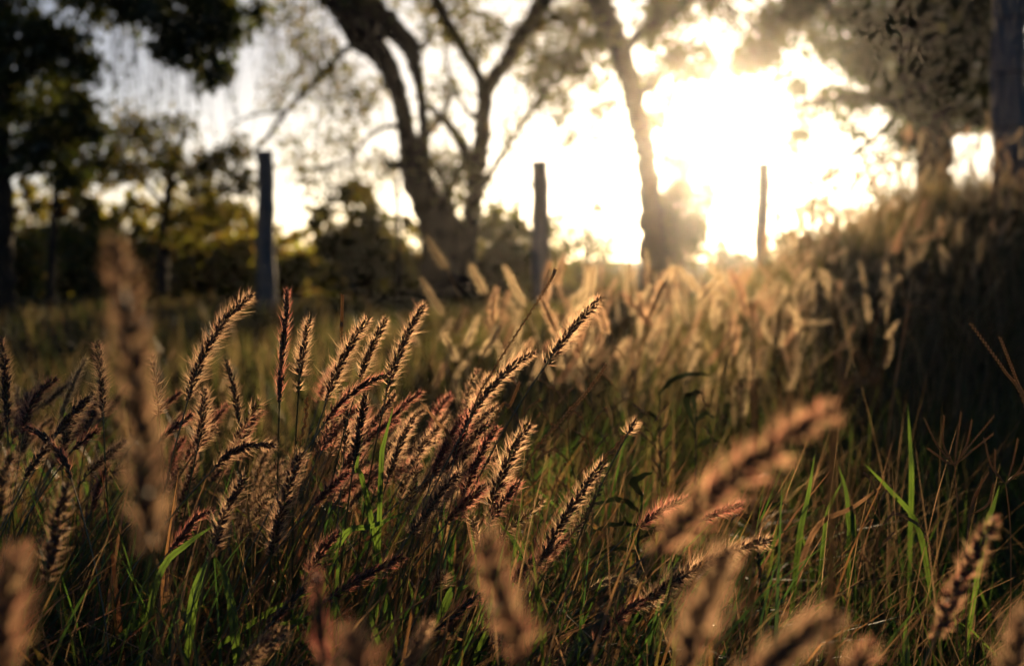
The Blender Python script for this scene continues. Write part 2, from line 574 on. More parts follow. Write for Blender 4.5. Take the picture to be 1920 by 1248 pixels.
# the leaning trunk beside the sun
tree('leaning_tree', 'leaning bare trunk curving up left of the blinding sun', 'tree', 15.0,
     [(1236, 520, 34), (1228, 460, 27), (1220, 380, 22), (1212, 300, 19), (1196, 220, 19), (1180, 150, 20), (1158, 80, 21), (1130, 20, 23), (1100, -50, 24), (1060, -160, 18)],
     [[(1165, 100, 9), (1215, 50, 8), (1270, 20, 7), (1340, -30, 6)],
      [(1120, -10, 12), (1200, -60, 10), (1330, -100, 8), (1450, -90, 6)],
      [(1190, 200, 5), (1225, 150, 4), (1255, 90, 3)]],
     [(1230, 60, 45, 60, 190), (1290, 110, 45, 40, 130), (1225, 150, 25, 40, 60), (1250, 20, 60, 30, 140), (1420, 95, 50, 35, 200), (1480, 30, 50, 40, 220), (1390, 120, 60, 14, 110), (1330, 20, 40, 30, 60), (1300, 135, 40, 16, 60), (1440, 60, 60, 50, 120), (1260, 190, 16, 30, 20),
      (1300, -70, 220, 50, 560), (1120, 90, 30, 60, 80), (1225, 225, 14, 30, 40), (1240, 262, 24, 40, 16), (1140, 180, 20, 40, 40)],  # the sparsest clump here is added to dapple shade over the left foreground
     leaf=.085, dens=3.0, depth=1.2)

# the broad tree on the bank
tree('bank_tree', 'broad dark tree with dense crown standing behind the grassy bank', 'tree', 16.0,
     [(1758, 385, 38), (1756, 330, 33), (1750, 270, 36), (1740, 200, 42), (1725, 120, 40), (1715, 30, 34), (1705, -80, 28), (1700, -220, 18)],
     [[(1740, 230, 20), (1690, 200, 14), (1620, 180, 10), (1540, 190, 7), (1490, 200, 5)],
      [(1725, 130, 22), (1650, 60, 16), (1570, 20, 12), (1480, -10, 8)],
      [(1745, 220, 22), (1790, 150, 18), (1840, 80, 14), (1900, 20, 10)],
      [(1750, 270, 12), (1810, 240, 8), (1860, 215, 6), (1900, 210, 4)],
      [(1700, 190, 8), (1650, 250, 6), (1600, 290, 5), (1550, 330, 3)]],
     [(1700, 60, 130, 110, 1500), (1800, 120, 110, 120, 1500), (1860, 30, 110, 90, 900), (1740, 200, 80, 60, 620), (1590, 40, 110, 60, 560), (1500, 20, 60, 45, 190),
      (1600, 190, 80, 22, 130), (1530, 190, 60, 22, 80), (1590, 240, 80, 18, 56), (1560, 110, 70, 30, 130), (1650, 140, 60, 40, 200), (1640, 300, 60, 28, 44), (1700, 260, 40, 40, 110),
      (1570, 330, 60, 26, 50), (1490, 150, 40, 30, 60), (1840, 215, 60, 26, 230), (1900, 170, 60, 60, 400), (1700, -120, 260, 100, 2000), (1650, 370, 60, 24, 60), (1480, 250, 30, 20, 34), (1510, 280, 40, 20, 22), (1545, 390, 40, 24, 44)],
     leaf=.098, mleaf='leaf_dark', dens=2.6, depth=2.2)

# the dark tree at the left edge
tree('edge_tree', 'dark leafy tree with straight trunk at the far left edge', 'tree', 10.0,
     [(2, 572, 26), (2, 480, 24), (0, 380, 24), (-4, 250, 24), (-8, 100, 24), (-10, -60, 22), (-10, -220, 16)],
     [[(-4, 200, 14), (60, 130, 10), (120, 90, 7), (170, 60, 5)],
      [(-4, 330, 12), (60, 290, 8), (130, 260, 5), (190, 250, 3)],
      [(-10, -20, 14), (120, -50, 12), (260, -30, 10), (380, 20, 8), (430, 80, 5)]],
     [(60, 90, 110, 80, 1150), (20, 200, 40, 90, 420), (120, 210, 70, 60, 420), (60, 290, 80, 40, 460), (150, 130, 40, 60, 260), (130, 330, 60, 24, 180), (60, -40, 200, 60, 900),
      (330, 20, 120, 40, 800), (370, 80, 70, 50, 520), (400, 140, 36, 40, 200), (320, 95, 40, 30, 120), (440, 40, 60, 40, 260), (260, -30, 160, 40, 600), (200, 10, 60, 30, 200), (170, 250, 40, 30, 150)],
     leaf=.07, mleaf='leaf_dark', dens=1.8, depth=1.3, strands=[(190, 300, 30, 90, 100, 270, 30), (300, 470, 80, 170, 60, 180, 20)])

tree('young_tree', 'thin straight young tree with a sparse crown near the left edge', 'tree', 11.5,
     [(94, 560, 9), (98, 480, 8), (104, 390, 7), (108, 310, 6), (106, 230, 5), (104, 140, 3)],
     [[(107, 320, 3), (150, 290, 2.5), (190, 280, 2)], [(108, 290, 3), (70, 250, 2.5), (40, 240, 2)]],
     [(110, 250, 60, 50, 200), (150, 300, 50, 24, 100), (105, 180, 40, 50, 110)], leaf=.085, mleaf='leaf', dens=2, depth=.6)

tree('small_spreading_tree', 'small spreading tree with airy clumps behind the left fence post', 'tree', 14.5,
     [(305, 560, 12), (306, 480, 10), (312, 400, 9), (318, 340, 8), (330, 290, 6), (350, 240, 4)],
     [[(312, 390, 5), (260, 330, 4), (215, 280, 3), (195, 240, 2)], [(318, 350, 5), (380, 310, 4), (430, 290, 3), (470, 280, 2)],
      [(310, 420, 4), (370, 400, 3), (430, 370, 2)]],
     [(260, 230, 60, 36, 190), (240, 290, 60, 34, 200), (330, 310, 90, 44, 420), (400, 350, 70, 36, 260), (310, 250, 50, 34, 130), (420, 290, 50, 36, 160), (220, 330, 50, 24, 130),
      (400, 400, 60, 34, 170), (330, 420, 80, 40, 260), (455, 330, 34, 40, 110)], leaf=.075, mleaf='leaf', dens=2.2, depth=.9)


def shrub(label, D, x, ytop, ybot, rx, n, mleaf='leaf_hedge', leaf=.11, lobes=6, group=None, name='shrub'):
    cl, lm = [], []
    h = (ybot - ytop)
    for i in range(lobes):
        u = (i + .5) / lobes * 2 - 1
        top = ytop + h * (.30 * abs(u) ** 1.5 + .08 * rng.random())
        cl.append((x + u * rx * .8, (top + ybot) / 2, rx / lobes * 1.5, (ybot - top) / 2 * .95, n / lobes))
        lm.append([(x + u * rx * .15, ybot, 3), (x + u * rx * .45, (top + ybot) / 2, 2.4), (x + u * rx * .8, top + .1 * h, 1.2)])
    for i in range(lobes + 3):
        u = rng.uniform(-1, 1)
        ty = ytop + h * (.30 * abs(u) ** 1.5) - h * rng.uniform(-.02, .16)
        cl.append((x + u * rx * .95, ty + h * .08, rx * .10, h * .09, n * .022))
        lm.append([(x + u * rx * .5, (ytop + ybot) / 2, 1.4), (x + u * rx * .85, ty + h * .2, .9), (x + u * rx * .97, ty, .5)])
    return tree(name, label, 'shrub', D, [(x, ybot + 8, 4), (x, ybot - .3 * h, 3), (x + 3, ytop + .3 * h, 1.5)], lm, cl, leaf, mleaf, group, .8, False, crown='foliage', dens=2.6)


SHR = 'shrubs along the far edge of the field'
shrub('yellow green shrub between the edge tree and the thin young tree', 17, 55, 362, 566, 66, 900, group=SHR)
shrub('rounded green shrub just right of the thin young tree', 15.5, 152, 368, 566, 66, 1000, group=SHR)
shrub('loose sunlit shrub under the small spreading tree', 17, 262, 372, 564, 78, 900, group=SHR)
shrub('yellowing shrub directly left of the left fence post', 18, 395, 375, 562, 92, 1150, group=SHR)
shrub('low dark shrub directly right of the left fence post', 20, 550, 450, 558, 66, 800, group=SHR)
shrub('domed olive shrub left of the forked tree', 18, 675, 368, 556, 90, 1500, mleaf='leaf', group=SHR)
shrub('small shrub between the forked tree and the middle fence post', 18, 950, 395, 552, 58, 800, mleaf='leaf', group=SHR)
shrub('thin see-through shrub right of the middle fence post', 21, 1100, 385, 540, 76, 520, mleaf='leaf', leaf=.08, group=SHR)
shrub('dense rounded shrub at the foot of the leaning trunk, beside the glare', 26, 1272, 288, 512, 58, 1900, mleaf='leaf', group=SHR)
shrub('low shrub below the sun, left of the right fence post', 31, 1375, 452, 530, 60, 420, mleaf='leaf', group=SHR)
shrub('wispy shrub at the foot of the bank right of the right fence post', 20, 1500, 385, 520, 64, 240, mleaf='leaf', group=SHR)
shrub('loose feathery shrub rising behind the thin young tree', 21, 105, 335, 556, 70, 420, leaf=.09, group=SHR)
shrub('loose feathery shrub rising behind the small spreading tree', 22, 345, 340, 554, 90, 460, leaf=.09, group=SHR)
shrub('sunlit feathery shrub left of the left fence post top', 21, 440, 385, 556, 50, 420, leaf=.09, group=SHR)
shrub('low shrub filling the gap right of the domed olive shrub', 21, 765, 430, 552, 50, 420, leaf=.09, mleaf='leaf', group=SHR)
shrub('ragged olive shrub straight behind the left fence post', 23, 500, 415, 553, 60, 900, leaf=.09, group=SHR)
shrub('ragged olive shrub filling the gap between the left fence post and the domed shrub', 23, 590, 432, 553, 50, 800, leaf=.09, group=SHR)
shrub('ragged olive shrub behind the middle fence post', 23, 1010, 428, 546, 60, 800, mleaf='leaf', leaf=.09, group=SHR)
shrub('ragged olive shrub behind the foot of the forked tree', 23, 890, 425, 549, 70, 900, mleaf='leaf', leaf=.09, group=SHR)
shrub('distant low shrub seen left of the sun-side hedge gap', 30, 20, 440, 545, 60, 500, group=SHR)
shrub('distant hedge shrub glimpsed behind the domed olive shrub', 28, 790, 470, 540, 110, 900, mleaf='leaf', group=SHR)
shrub('low tangled undergrowth behind the left fence post', 26, 460, 480, 545, 90, 800, group=SHR)

# ------------------------------------------------------------------ fence posts
def fence_post(label, px, ytop, D, wpx, lean=0, bumps=True):
    s = D / FPX
    top = at(px, ytop, D)
    bx = at(px + lean, ytop + 100, D)[0]
    gz = float(h_ground(bx, D)) - .04
    e = empty('fence_post', (bx, D, gz), label, 'fence post', 'old fence posts across the field')
    r = wpx * s / 2
    z = np.linspace(gz, top[2], 26)
    t = np.linspace(0, 1, 26)
    P = np.stack([bx + (top[0] - bx) * t + .006 * np.sin(z * 7 + px), np.full(26, D) + .004 * np.cos(z * 9), z], -1)
    R = r * (1.14 - .18 * t + .05 * np.sin(z * 23 + px))
    mb = MB()
    tube(mb, P, R, 9, .06)
    mb.build('post_body', M['post'], e)
    for k in range(4):
        zz = gz + (top[2] - gz) * (.25 + .2 * k)
        m2 = MB()
        P2 = np.array([[bx - r * 1.3, D - r * .6, zz], [bx, D - r * 1.32, zz + .006], [bx + r * 1.3, D - r * .5, zz + .004]])
        tube(m2, smooth_path(P2, 7), .0025, 5)
        m2.build('wire_staple', M['iron'], e)
    return e


fence_post('weathered straight fence post right of the small spreading tree', 497, 283, 12.0, 33, 1)
fence_post('weathered fence post right of the forked tree, against bright sky', 1012, 302, 13.0, 33, 4)
fence_post('slim fence post right of the sun, half drowned in glare', 1432, 305, 14.0, 26, -5)
fence_post('thick purplish grey fence post on the bank at the right edge', 1893, -140, 6.4, 60, 6)
e = empty('iron_stake', (*at(746, 300, 13.5)[:2], -.03), 'thin dark iron stake in front of the domed olive shrub', 'stake')
mb = MB()
b0, b1 = at(746, 560, 13.5), at(744, 330, 13.5)
b0[2] = -.03
tube(mb, smooth_path(np.array([b0, (b0 + b1) / 2 + [.008, 0, 0], b1]), 12), .022, 6, .05)
mb.build('rod', M['iron'], e)
mb = MB()
tube(mb, np.array([b1 - [.05, 0, .18], b1 - [0, .02, .17], b1 + [.05, 0, -.18]]), .01, 5)
mb.build('wire_hook', M['iron'], e)

# ------------------------------------------------------------------ grass that nobody could count
def scatter(n, x0, x1, y0, y1, pw=1.0):
    x = rng.uniform(x0, x1, n)
    y = y0 + (y1 - y0) * rng.random(n) ** pw
    return np.stack([x, y, h_ground(x, y) - .004], -1)


def patchy(p, f, th):
    v = np.sin(p[:, 0] * f + 1.3) * np.cos(p[:, 1] * f * .8 + .4) + .6 * np.sin(p[:, 0] * f * 2.3 + p[:, 1] * f * 1.7)
    return p[v + rng.normal(0, .5, len(p)) > th]


def stuff(name, mb, mat, label):
    o = mb.build(name, mat)
    return tag(o, label, 'grass', kind='stuff')


# tussock of the foxtail grass, in front and left
mb = MB()
p = scatter(5200, -.95, .22, .95, 2.1)
n = len(p)
blades(mb, p, rng.uniform(.14, .34, n), rng.uniform(.0018, .0062, n), rng.normal(.15, 1.3, n), rng.uniform(.05, 1.0, n) ** .8 * 1.25, 5, twist=.9)
p = scatter(900, -.7, .3, .75, 1.2)
n = len(p)
blades(mb, p, rng.uniform(.12, .24, n), rng.uniform(.002, .005, n), rng.normal(.2, .9, n), rng.uniform(.1, .9, n), 5, twist=.6)
stuff('tussock_grass', mb, M['tussock'], 'mixed green and orange blades of the tussock under the foxtails')

mb = MB()
p = scatter(2600, -.95, .5, .95, 2.1)
n = len(p)
blades(mb, p, rng.uniform(.16, .38, n), rng.uniform(.0008, .0018, n), rng.normal(.2, 1.1, n), rng.uniform(.1, 1.2, n), 5)
stuff('straw', mb, M['dry'], 'thin dry straw stalks tangled through the tussock')

# short lawn on the right
mb = MB()
p = scatter(9500, .02, 1.35, 1.2, 3.3, 1.2)
n = len(p)
blades(mb, p, rng.uniform(.05, .16, n) * (1 + .45 * (rng.random(n) > .88)), rng.uniform(.0024, .0055, n), rng.uniform(0, 6.3, n), rng.uniform(.05, .75, n), 4)
stuff('lawn_grass', mb, M['blade'], 'short upright green grass on the right below the bank')
mb = MB()
p = scatter(1100, .02, 1.35, 1.2, 3.3, 1.2)
n = len(p)
blades(mb, p, rng.uniform(.07, .23, n), rng.uniform(.001, .003, n), rng.uniform(0, 6.3, n), rng.uniform(.2, 1.3, n), 4)
stuff('lawn_straw', mb, M['dry'], 'dry bent straw lying through the short grass on the right')

# the field behind
mb = MB()
p = scatter(26000, -6.5, 3.5, 2.0, 15, 1.3)
p = p[(p[:, 0] < .35 * p[:, 1] + .4) & (p[:, 0] > -.42 * p[:, 1] - .5)]
n = len(p)
k = 1 + p[:, 1] * .16
blades(mb, p, rng.uniform(.08, .24, n) * (1 - .2 * smoothstep(6, 12, p[:, 1])), .003 * k * rng.uniform(.6, 1.4, n), rng.uniform(0, 6.3, n), rng.uniform(.05, .9, n), 3)
stuff('field_grass', mb, M['field'], 'ochre and green field grass stretching back to the trees')

# thicket in the middle distance, right of centre
mb = MB()
p = scatter(5000, -.35, 1.6, 2.2, 6.5)
p = p[p[:, 0] > -.25 + .02 * p[:, 1]]
n = len(p)
blades(mb, p, rng.uniform(.10, .30, n), rng.uniform(.002, .006, n), rng.normal(.3, 1.2, n), rng.uniform(.1, .9, n), 4)
stuff('thicket_grass', mb, M['bank'], 'tall glowing grass thicket in front of the sun')

# the bank
mb = MB()
p = scatter(38000, .7, 5.2, 2.6, 11)
p = patchy(p[h_ground(p[:, 0], p[:, 1]) > .06], 3.1, -.45)
n = len(p)
blades(mb, p, rng.uniform(.05, .17, n) * (1.1 + .6 * np.sin(p[:, 0] * 4.3) * np.cos(p[:, 1] * 3.7 + 1)), rng.uniform(.003, .007, n), rng.uniform(0, 6.3, n), rng.uniform(.1, .9, n), 3)
stuff('bank_grass', mb, M['bank'], 'thick grass covering the bank on the right')


mb = MB()
p = scatter(4200, .4, 4.2, 4.0, 8.2)
p = patchy(p[h_ground(p[:, 0], p[:, 1]) > .12], 2.6, -.2)
n = len(p)
blades(mb, p, rng.uniform(.12, .34, n), rng.uniform(.0015, .0035, n), rng.normal(.2, 1.4, n), rng.uniform(.1, 1.1, n), 4)
p = scatter(500, .0, 1.5, 3.1, 5.8)
n = len(p)
blades(mb, p, rng.uniform(.14, .36, n), rng.uniform(.001, .0026, n), rng.normal(.2, 1.4, n), rng.uniform(.1, 1.1, n), 4)
stuff('bank_straw', mb, M['straw_scale'], 'dry golden stalks standing over the bank and the thicket')


# ------------------------------------------------------------------ foxtail grasses
STY = {  # husk, bristle, stem, options
    'gold': ('husk', 'bristle', 'stem', {}),
    'red': ('husk_red', 'bristle_red', 'stem', {}),
    'pale': ('husk_pale', 'bristle_pale', 'stem_dry', {'per': 9, 'husk_l': .005, 'spread': (15, 55)}),
    'dark': ('husk', 'bristle', 'stem', {'per': 6, 'hang': 26, 'husk_w': .0014}),
    'tight': ('husk_green', 'bristle_red', 'stem', {'per': 6, 'hang': 14, 'spread': (12, 45), 'husk_w': .0013, 'blen': .0105}),
    'redtight': ('husk_red', 'bristle_red', 'stem', {'per': 7, 'hang': 20, 'spread': (15, 58), 'husk_w': .0012}),
    'lump': ('husk_red', 'bristle_mix', 'stem', {'husk_step': .0019, 'per': 20, 'jit': .34, 'bw': .00016, 'husk_w': .0020, 'husk_l': .0080, 'spread': (22, 78), 'blen': .0125}),
    'lumpgold': ('husk', 'bristle', 'stem', {'husk_step': .0016, 'per': 20, 'jit': .34, 'bw': .00014, 'husk_w': .0021, 'husk_l': .0085, 'spread': (22, 78), 'blen': .011}),
    'loose': ('husk_red', 'bristle', 'stem_dry', {'gap': .45, 'per': 8, 'hang': 45, 'husk_w': .0009}),
}


def foxtail(tip, base, D, style, label, bow=.06, k=1.0, group='foxtail grasses in the foreground', tipD=0.0, root=None, leaf=False, stem_r=.0007):
    B, T = at(*base, D), at(*tip, D + tipD)
    k = k * rng.uniform(.92, 1.15)
    ax = T - B
    L = np.linalg.norm(ax)
    side = unit(np.cross(ax, [0, 1, 0]))
    if side[2] < 0:
        side = -side
    mid = (B + T) / 2 + side * bow * L
    q1 = B * .7 + T * .3 + side * bow * L * .8 + rng.normal(0, .006, 3) * L
    q2 = B * .28 + T * .72 + side * bow * L * .75 + rng.normal(0, .022 if rng.random() < .3 else .008, 3) * L
    axis = smooth_path(np.array([B, q1, q2, T]), 24)
    t0 = unit(axis[1] - axis[0])
    # the stalk runs down from the head and bends to upright at the ground
    hgt = B[2]
    if root is None:
        rx = B[0] - t0[0] / max(.25, abs(t0[2])) * hgt * .45 * (1 if t0[2] > 0 else -.3)
        rx = float(np.clip(rx, B[0] - .28, B[0] + .28))
        ry = B[1] + rng.uniform(-.03, .09)
    else:
        rx, ry = root
    R = np.array([rx, ry, float(h_ground(rx, ry)) - .005])
    e = empty('foxtail_grass', R, label, 'grass', group)
    c1 = R + np.array([0, 0, .45 * hgt])
    dn = t0 if t0[2] > .15 else unit(t0 + [0, 0, .4])
    c2 = B - dn * min(.35 * hgt, .12)
    u = np.linspace(0, 1, 16)[:, None]
    st = (1 - u) ** 3 * R + 3 * (1 - u) ** 2 * u * c1 + 3 * (1 - u) * u ** 2 * c2 + u ** 3 * B
    st = np.vstack([st, axis[4::4]])
    mb = MB()
    rr = np.concatenate([np.linspace(stem_r * 1.5, stem_r, 16), np.linspace(stem_r, stem_r * .5, len(st) - 16)])
    tube(mb, st, rr, 5)
    hm, bm, sm, opt = STY[style]
    mb.build('stem', M[sm], e, smooth=True)
    mh, mbb = MB(), MB()
    seed_head(mh, mbb, axis, k, **opt)
    head = mh.build('seed_head', M[hm], e)
    br = mbb.build('bristles', M[bm], head, origin=world_loc(e))
    if leaf:
        ml = MB()
        i = 6
        d = unit(np.array([rng.normal(.6, .5), rng.normal(0, .5), .6]))
        P = smooth_path(np.array([st[i], st[i] + d * .06, st[i] + d * .11 + [0, 0, -.01]]), 8)
        strip(ml, P, np.array([.004, .005, .005, .0048, .0042, .0032, .002, .0003]), np.cross(d, [0, 1, .3]))
        ml.build('leaf_blade', M['blade'], e)
    return e


FX = [
    # tip, base, distance, style, label, bow, scale
    # ---- in focus, left of centre
    ((472, 553), (352, 752), 1.24, 'gold', 'tall dark foxtail arching right in front of the left fence post', .10, 1.1),
    ((384, 730), (368, 850), 1.26, 'gold', 'upright foxtail directly below the tall arching one by the left fence post', -.03, .95),
    ((540, 545), (524, 756), 1.25, 'tight', 'slim upright dark green foxtail with red fringe, tallest left of centre', .01, 1.05),
    ((579, 600), (560, 736), 1.22, 'gold', 'short upright foxtail just right of the slim red-fringed one', .02, .8),
    ((424, 676), (448, 792), 1.42, 'dark', 'thin dark foxtail leaning left behind the tall arching one', .03, .85),
    ((489, 752), (440, 835), 1.24, 'loose', 'stubby ragged foxtail between the arching and the red-fringed ones', .03, 1.0),
    ((516, 836), (404, 876), 1.20, 'dark', 'dark foxtail bent almost level below the red-fringed one', .16, 1.1),
    ((690, 598), (612, 752), 1.25, 'gold', 'left one of the three tall golden foxtails at centre left', .05, .95),
    ((724, 598), (676, 708), 1.29, 'gold', 'middle one of the three tall golden foxtails, partly hidden', .04, .8),
    ((796, 572), (722, 752), 1.24, 'gold', 'right one of the three tall golden foxtails, thickest halo', .05, 1.05),
    ((730, 702), (608, 795), 1.22, 'redtight', 'dark red foxtail lying across the stems of the three tall golden ones', .12, .95),
    ((686, 742), (664, 864), 1.23, 'dark', 'dark upright foxtail hanging below the three tall golden ones', .0, 1.0),
    ((790, 735), (706, 822), 1.42, 'redtight', 'blurred reddish foxtail behind the three tall golden ones', .05, .9),
    ((640, 770), (598, 850), 1.33, 'loose', 'pale ragged foxtail left of the dark hanging one', .05, .9),
    ((776, 782), (724, 908), 1.25, 'gold', 'short fluffy foxtail standing alone between the two dense clusters', .03, .95),
    ((806, 806), (766, 965), 1.27, 'loose', 'ragged golden foxtail right of the short fluffy one', .03, .9),
    # ---- centre
    ((1126, 560), (1014, 698), 1.25, 'gold', 'sharp golden foxtail with bright halo, highest right of centre', .03, 1.05),
    ((1002, 660), (884, 782), 1.25, 'gold', 'sharp golden foxtail arching below left of the highest one', .08, 1.0),
    ((905, 740), (850, 868), 1.29, 'red', 'pinkish foxtail continuing below the arching golden one', .05, .95),
    ((876, 772), (806, 910), 1.33, 'red', 'pale pink foxtail left of the pinkish one at centre', .05, .9),
    ((932, 800), (868, 930), 1.27, 'red', 'fuzzy pink foxtail in the middle of the central cluster', .04, 1.0),
    ((992, 795), (918, 968), 1.23, 'gold', 'dark-cored foxtail rising at the right side of the central cluster', .06, 1.05),
    ((864, 886), (770, 1002), 1.20, 'gold', 'dark brown foxtail at the lower left of the central cluster', .04, 1.0),
    ((910, 910), (836, 982), 1.24, 'red', 'glossy pink foxtail with dark husks low in the central cluster', .04, 1.0),
    ((972, 903), (912, 992), 1.22, 'red', 'bright red tufted foxtail low on the right of the central cluster', .04, 1.0),
    ((1018, 934), (930, 1022), 1.30, 'loose', 'greyish ragged foxtail right of the bright red tufted one', .04, .85),
    ((880, 960), (900, 1020), 1.22, 'loose', 'small ragged foxtail above the big blurred one at bottom centre', .0, .8),
    ((1132, 865), (1008, 1062), 1.23, 'gold', 'long golden foxtail leaning right, sharp, right of the central cluster', .04, 1.0),
    ((1136, 894), (1066, 1010), 1.27, 'loose', 'airy golden foxtail tucked against the right of the long leaning one', -.04, .9),
    ((1060, 1010), (985, 1085), 1.24, 'red', 'tangled pink foxtail at the foot of the long leaning golden one', .05, 1.0),
    ((1192, 788), (1174, 818), 1.26, 'gold', 'tiny bristly tuft on a thin crooked stalk right of centre', .0, .75),
    ((1196, 1092), (1106, 1102), 1.23, 'pale', 'pale feathery head lying level right of bottom centre', .12, .75),
    ((1290, 934), (1196, 988), 1.22, 'red', 'red foxtail on a long slanting green stalk beside the big pink blur', .06, .9),
    ((1392, 944), (1318, 975), 1.24, 'red', 'small red foxtail tip poking out right of the big pink blur', .05, .8),
    ((1440, 1012), (1190, 1142), 1.18, 'gold', 'long soft foxtail slanting up right below the big pink blur', .05, 1.05),
    ((1204, 1122), (1108, 1208), 1.16, 'redtight', 'reddish brown foxtail at the lower end of the long soft one', .03, .95),
    ((1080, 1206), (1000, 1262), 1.18, 'loose', 'ragged foxtail at the bottom edge right of the central blur', .05, .95),
    ((1002, 1046), (960, 1092), 1.21, 'red', 'small crimson foxtail beside the top of the bottom-centre blur', .05, .8),
    # ---- lower left of centre
    ((654, 884), (586, 948), 1.24, 'red', 'glinting pink foxtail between the dark hanging one and the green blades', .04, .85),
    ((566, 848), (508, 1042), 1.16, 'gold', 'large dark foxtail with golden left fringe at lower left', .03, 1.15),
    ((458, 892), (404, 1022), 1.16, 'dark', 'dull brown foxtail left of the large golden-fringed one', .03, 1.05),
    ((398, 956), (320, 1030), 1.20, 'redtight', 'dark red foxtail slanting above the broad green blades at left', .06, .95),
    ((428, 945), (392, 1052), 1.10, 'loose', 'dim tangled foxtail left of the large golden-fringed one', .03, 1.0),
    ((506, 930), (448, 1018), 1.36, 'loose', 'faint airy foxtail behind the large golden-fringed one', .04, .9),
    ((634, 1000), (572, 1090), 1.18, 'red', 'golden red foxtail above the dark blurred spike at bottom left of centre', .05, 1.05),
    ((756, 1042), (606, 1130), 1.17, 'redtight', 'long dark red foxtail slanting through the green at bottom centre left', .03, 1.1),
    ((905, 1112), (800, 1196), 1.16, 'tight', 'dark foxtail slanting up to the big bottom-centre blur', .03, 1.1),
    ((596, 1082), (500, 1180), 1.12, 'tight', 'smooth dark foxtail lying low left of the dark blurred spike', .04, 1.0),
    ((830, 1074), (812, 1104), 1.24, 'gold', 'small round bristly tuft seen end on at bottom centre', .0, .9),
    ((628, 690), (596, 760), 1.75, 'red', 'soft pinkish foxtail behind the left of the three tall golden ones', .05, 1.0),
    # ---- left cluster
    ((2, 634), (14, 800), 1.16, 'dark', 'dark upright foxtail cut by the left edge', .02, 1.05),
    ((32, 724), (40, 795), 1.6, 'pale', 'pale blurred foxtail near the left edge', .0, 1.0),
    ((106, 708), (44, 812), 1.38, 'red', 'reddish foxtail bowing right in the left cluster', .14, .95),
    ((162, 672), (110, 792), 1.40, 'pale', 'pale straight foxtail slanting up in the left cluster', .03, .85),
    ((182, 640), (194, 782), 1.34, 'gold', 'upright foxtail half hidden left of the tall blurred spike', .02, .95),
    ((168, 745), (106, 815), 1.26, 'dark', 'dark foxtail crossing below the pale straight one at left', .05, 1.0),
    ((52, 800), (134, 900), 1.22, 'tight', 'dark foxtail drooping left over the left cluster', .12, 1.05),
    ((185, 805), (124, 860), 1.30, 'redtight', 'reddish foxtail lying low beside the tall blurred spike', .06, .95),
    ((90, 835), (46, 900), 1.12, 'dark', 'dark blurred foxtail low at the left edge cluster', .04, 1.0),
    ((128, 905), (88, 1090), .92, 'dark', 'large dim blurred foxtail below the left cluster', .02, 1.1),
    ((22, 850), (-4, 975), .95, 'dark', 'dim blurred foxtail cut by the left edge below the upright one', .02, 1.1),
    ((282, 662), (298, 782), 1.30, 'loose', 'upright ragged foxtail just right of the tall blurred spike', .02, .95),
    ((338, 736), (290, 780), 1.5, 'redtight', 'blurred red foxtail tilting right behind the tall blurred spike', .05, .95),
    ((360, 776), (294, 834), 1.26, 'redtight', 'dark red foxtail slanting right of the tall blurred spike', .05, .95),
    ((408, 798), (362, 852), 1.30, 'loose', 'small airy foxtail under the tall arching one', .04, .85),
    ((345, 820), (312, 925), 1.48, 'red', 'soft red foxtail standing behind the slanting dark red one', .04, 1.0),
    ((72, 735), (20, 835), 1.55, 'red', 'soft rosy foxtail behind the bowing reddish one', .06, 1.0),
    ((150, 800), (96, 880), 1.50, 'red', 'soft orange pink foxtail glowing low in the left cluster', .05, 1.0),
    ((12, 770), (-10, 880), 1.45, 'red', 'soft red foxtail peeking in at the left edge', .05, 1.0),
    ((204, 870), (172, 960), 1.40, 'redtight', 'thin dark red foxtail behind the foot of the tall blurred spike', .05, .9),
    # ---- close to the lens, out of focus
    ((214, 452), (282, 1040), .47, 'lumpgold', 'very tall blurred brown foxtail close to the lens at left', .015, .95),
    ((1562, 765), (1222, 1044), .55, 'lump', 'big blurred pink and gold foxtail close to the lens right of centre', .05, .95),
    ((908, 1004), (992, 1300), .50, 'lump', 'big blurred pinkish foxtail close to the lens at bottom centre', .02, .9),
    ((1866, 972), (1752, 1200), .80, 'lump', 'pink foxtail slightly blurred at lower right', .03, 1.0),
    ((594, 1078), (606, 1290), .62, 'tight', 'dark smooth blurred spike at the bottom left of centre', .01, .9),
    ((28, 1035), (4, 1290), .50, 'lump', 'blurred reddish foxtail in the bottom left corner', .02, .95),
    ((1568, 1150), (1370, 1310), .50, 'lumpgold', 'blurred golden foxtail at the bottom edge right of centre', .04, .9),
    ((1362, 1025), (1280, 1290), .50, 'lumpgold', 'dim blurred foxtail under the big pink blur', .03, .85),
    ((1634, 1205), (1560, 1330), .60, 'lump', 'blurred foxtail tip at the bottom edge left of the pink lower right one', .03, .9),
    ((1925, 1150), (1890, 1320), .54, 'lumpgold', 'blurred foxtail tip in the bottom right corner', .03, .9),
    ((655, 1180), (690, 1320), .52, 'lump', 'blurred dark red foxtail at the bottom edge beside the dark spike', .02, .85),
    ((800, 1168), (760, 1280), .85, 'gold', 'slightly blurred foxtail at the bottom edge left of the bottom-centre blur', .03, .9),
    ((545, 1175), (440, 1262), .95, 'loose', 'dim ragged foxtail at the bottom edge left of the dark spike', .05, 1.1),
]
for (tip, base, D, sty, label, bow, k) in FX:
    foxtail(tip, base, D, sty, label, bow, k, leaf=(D > 1.1 and random.random() < .35))

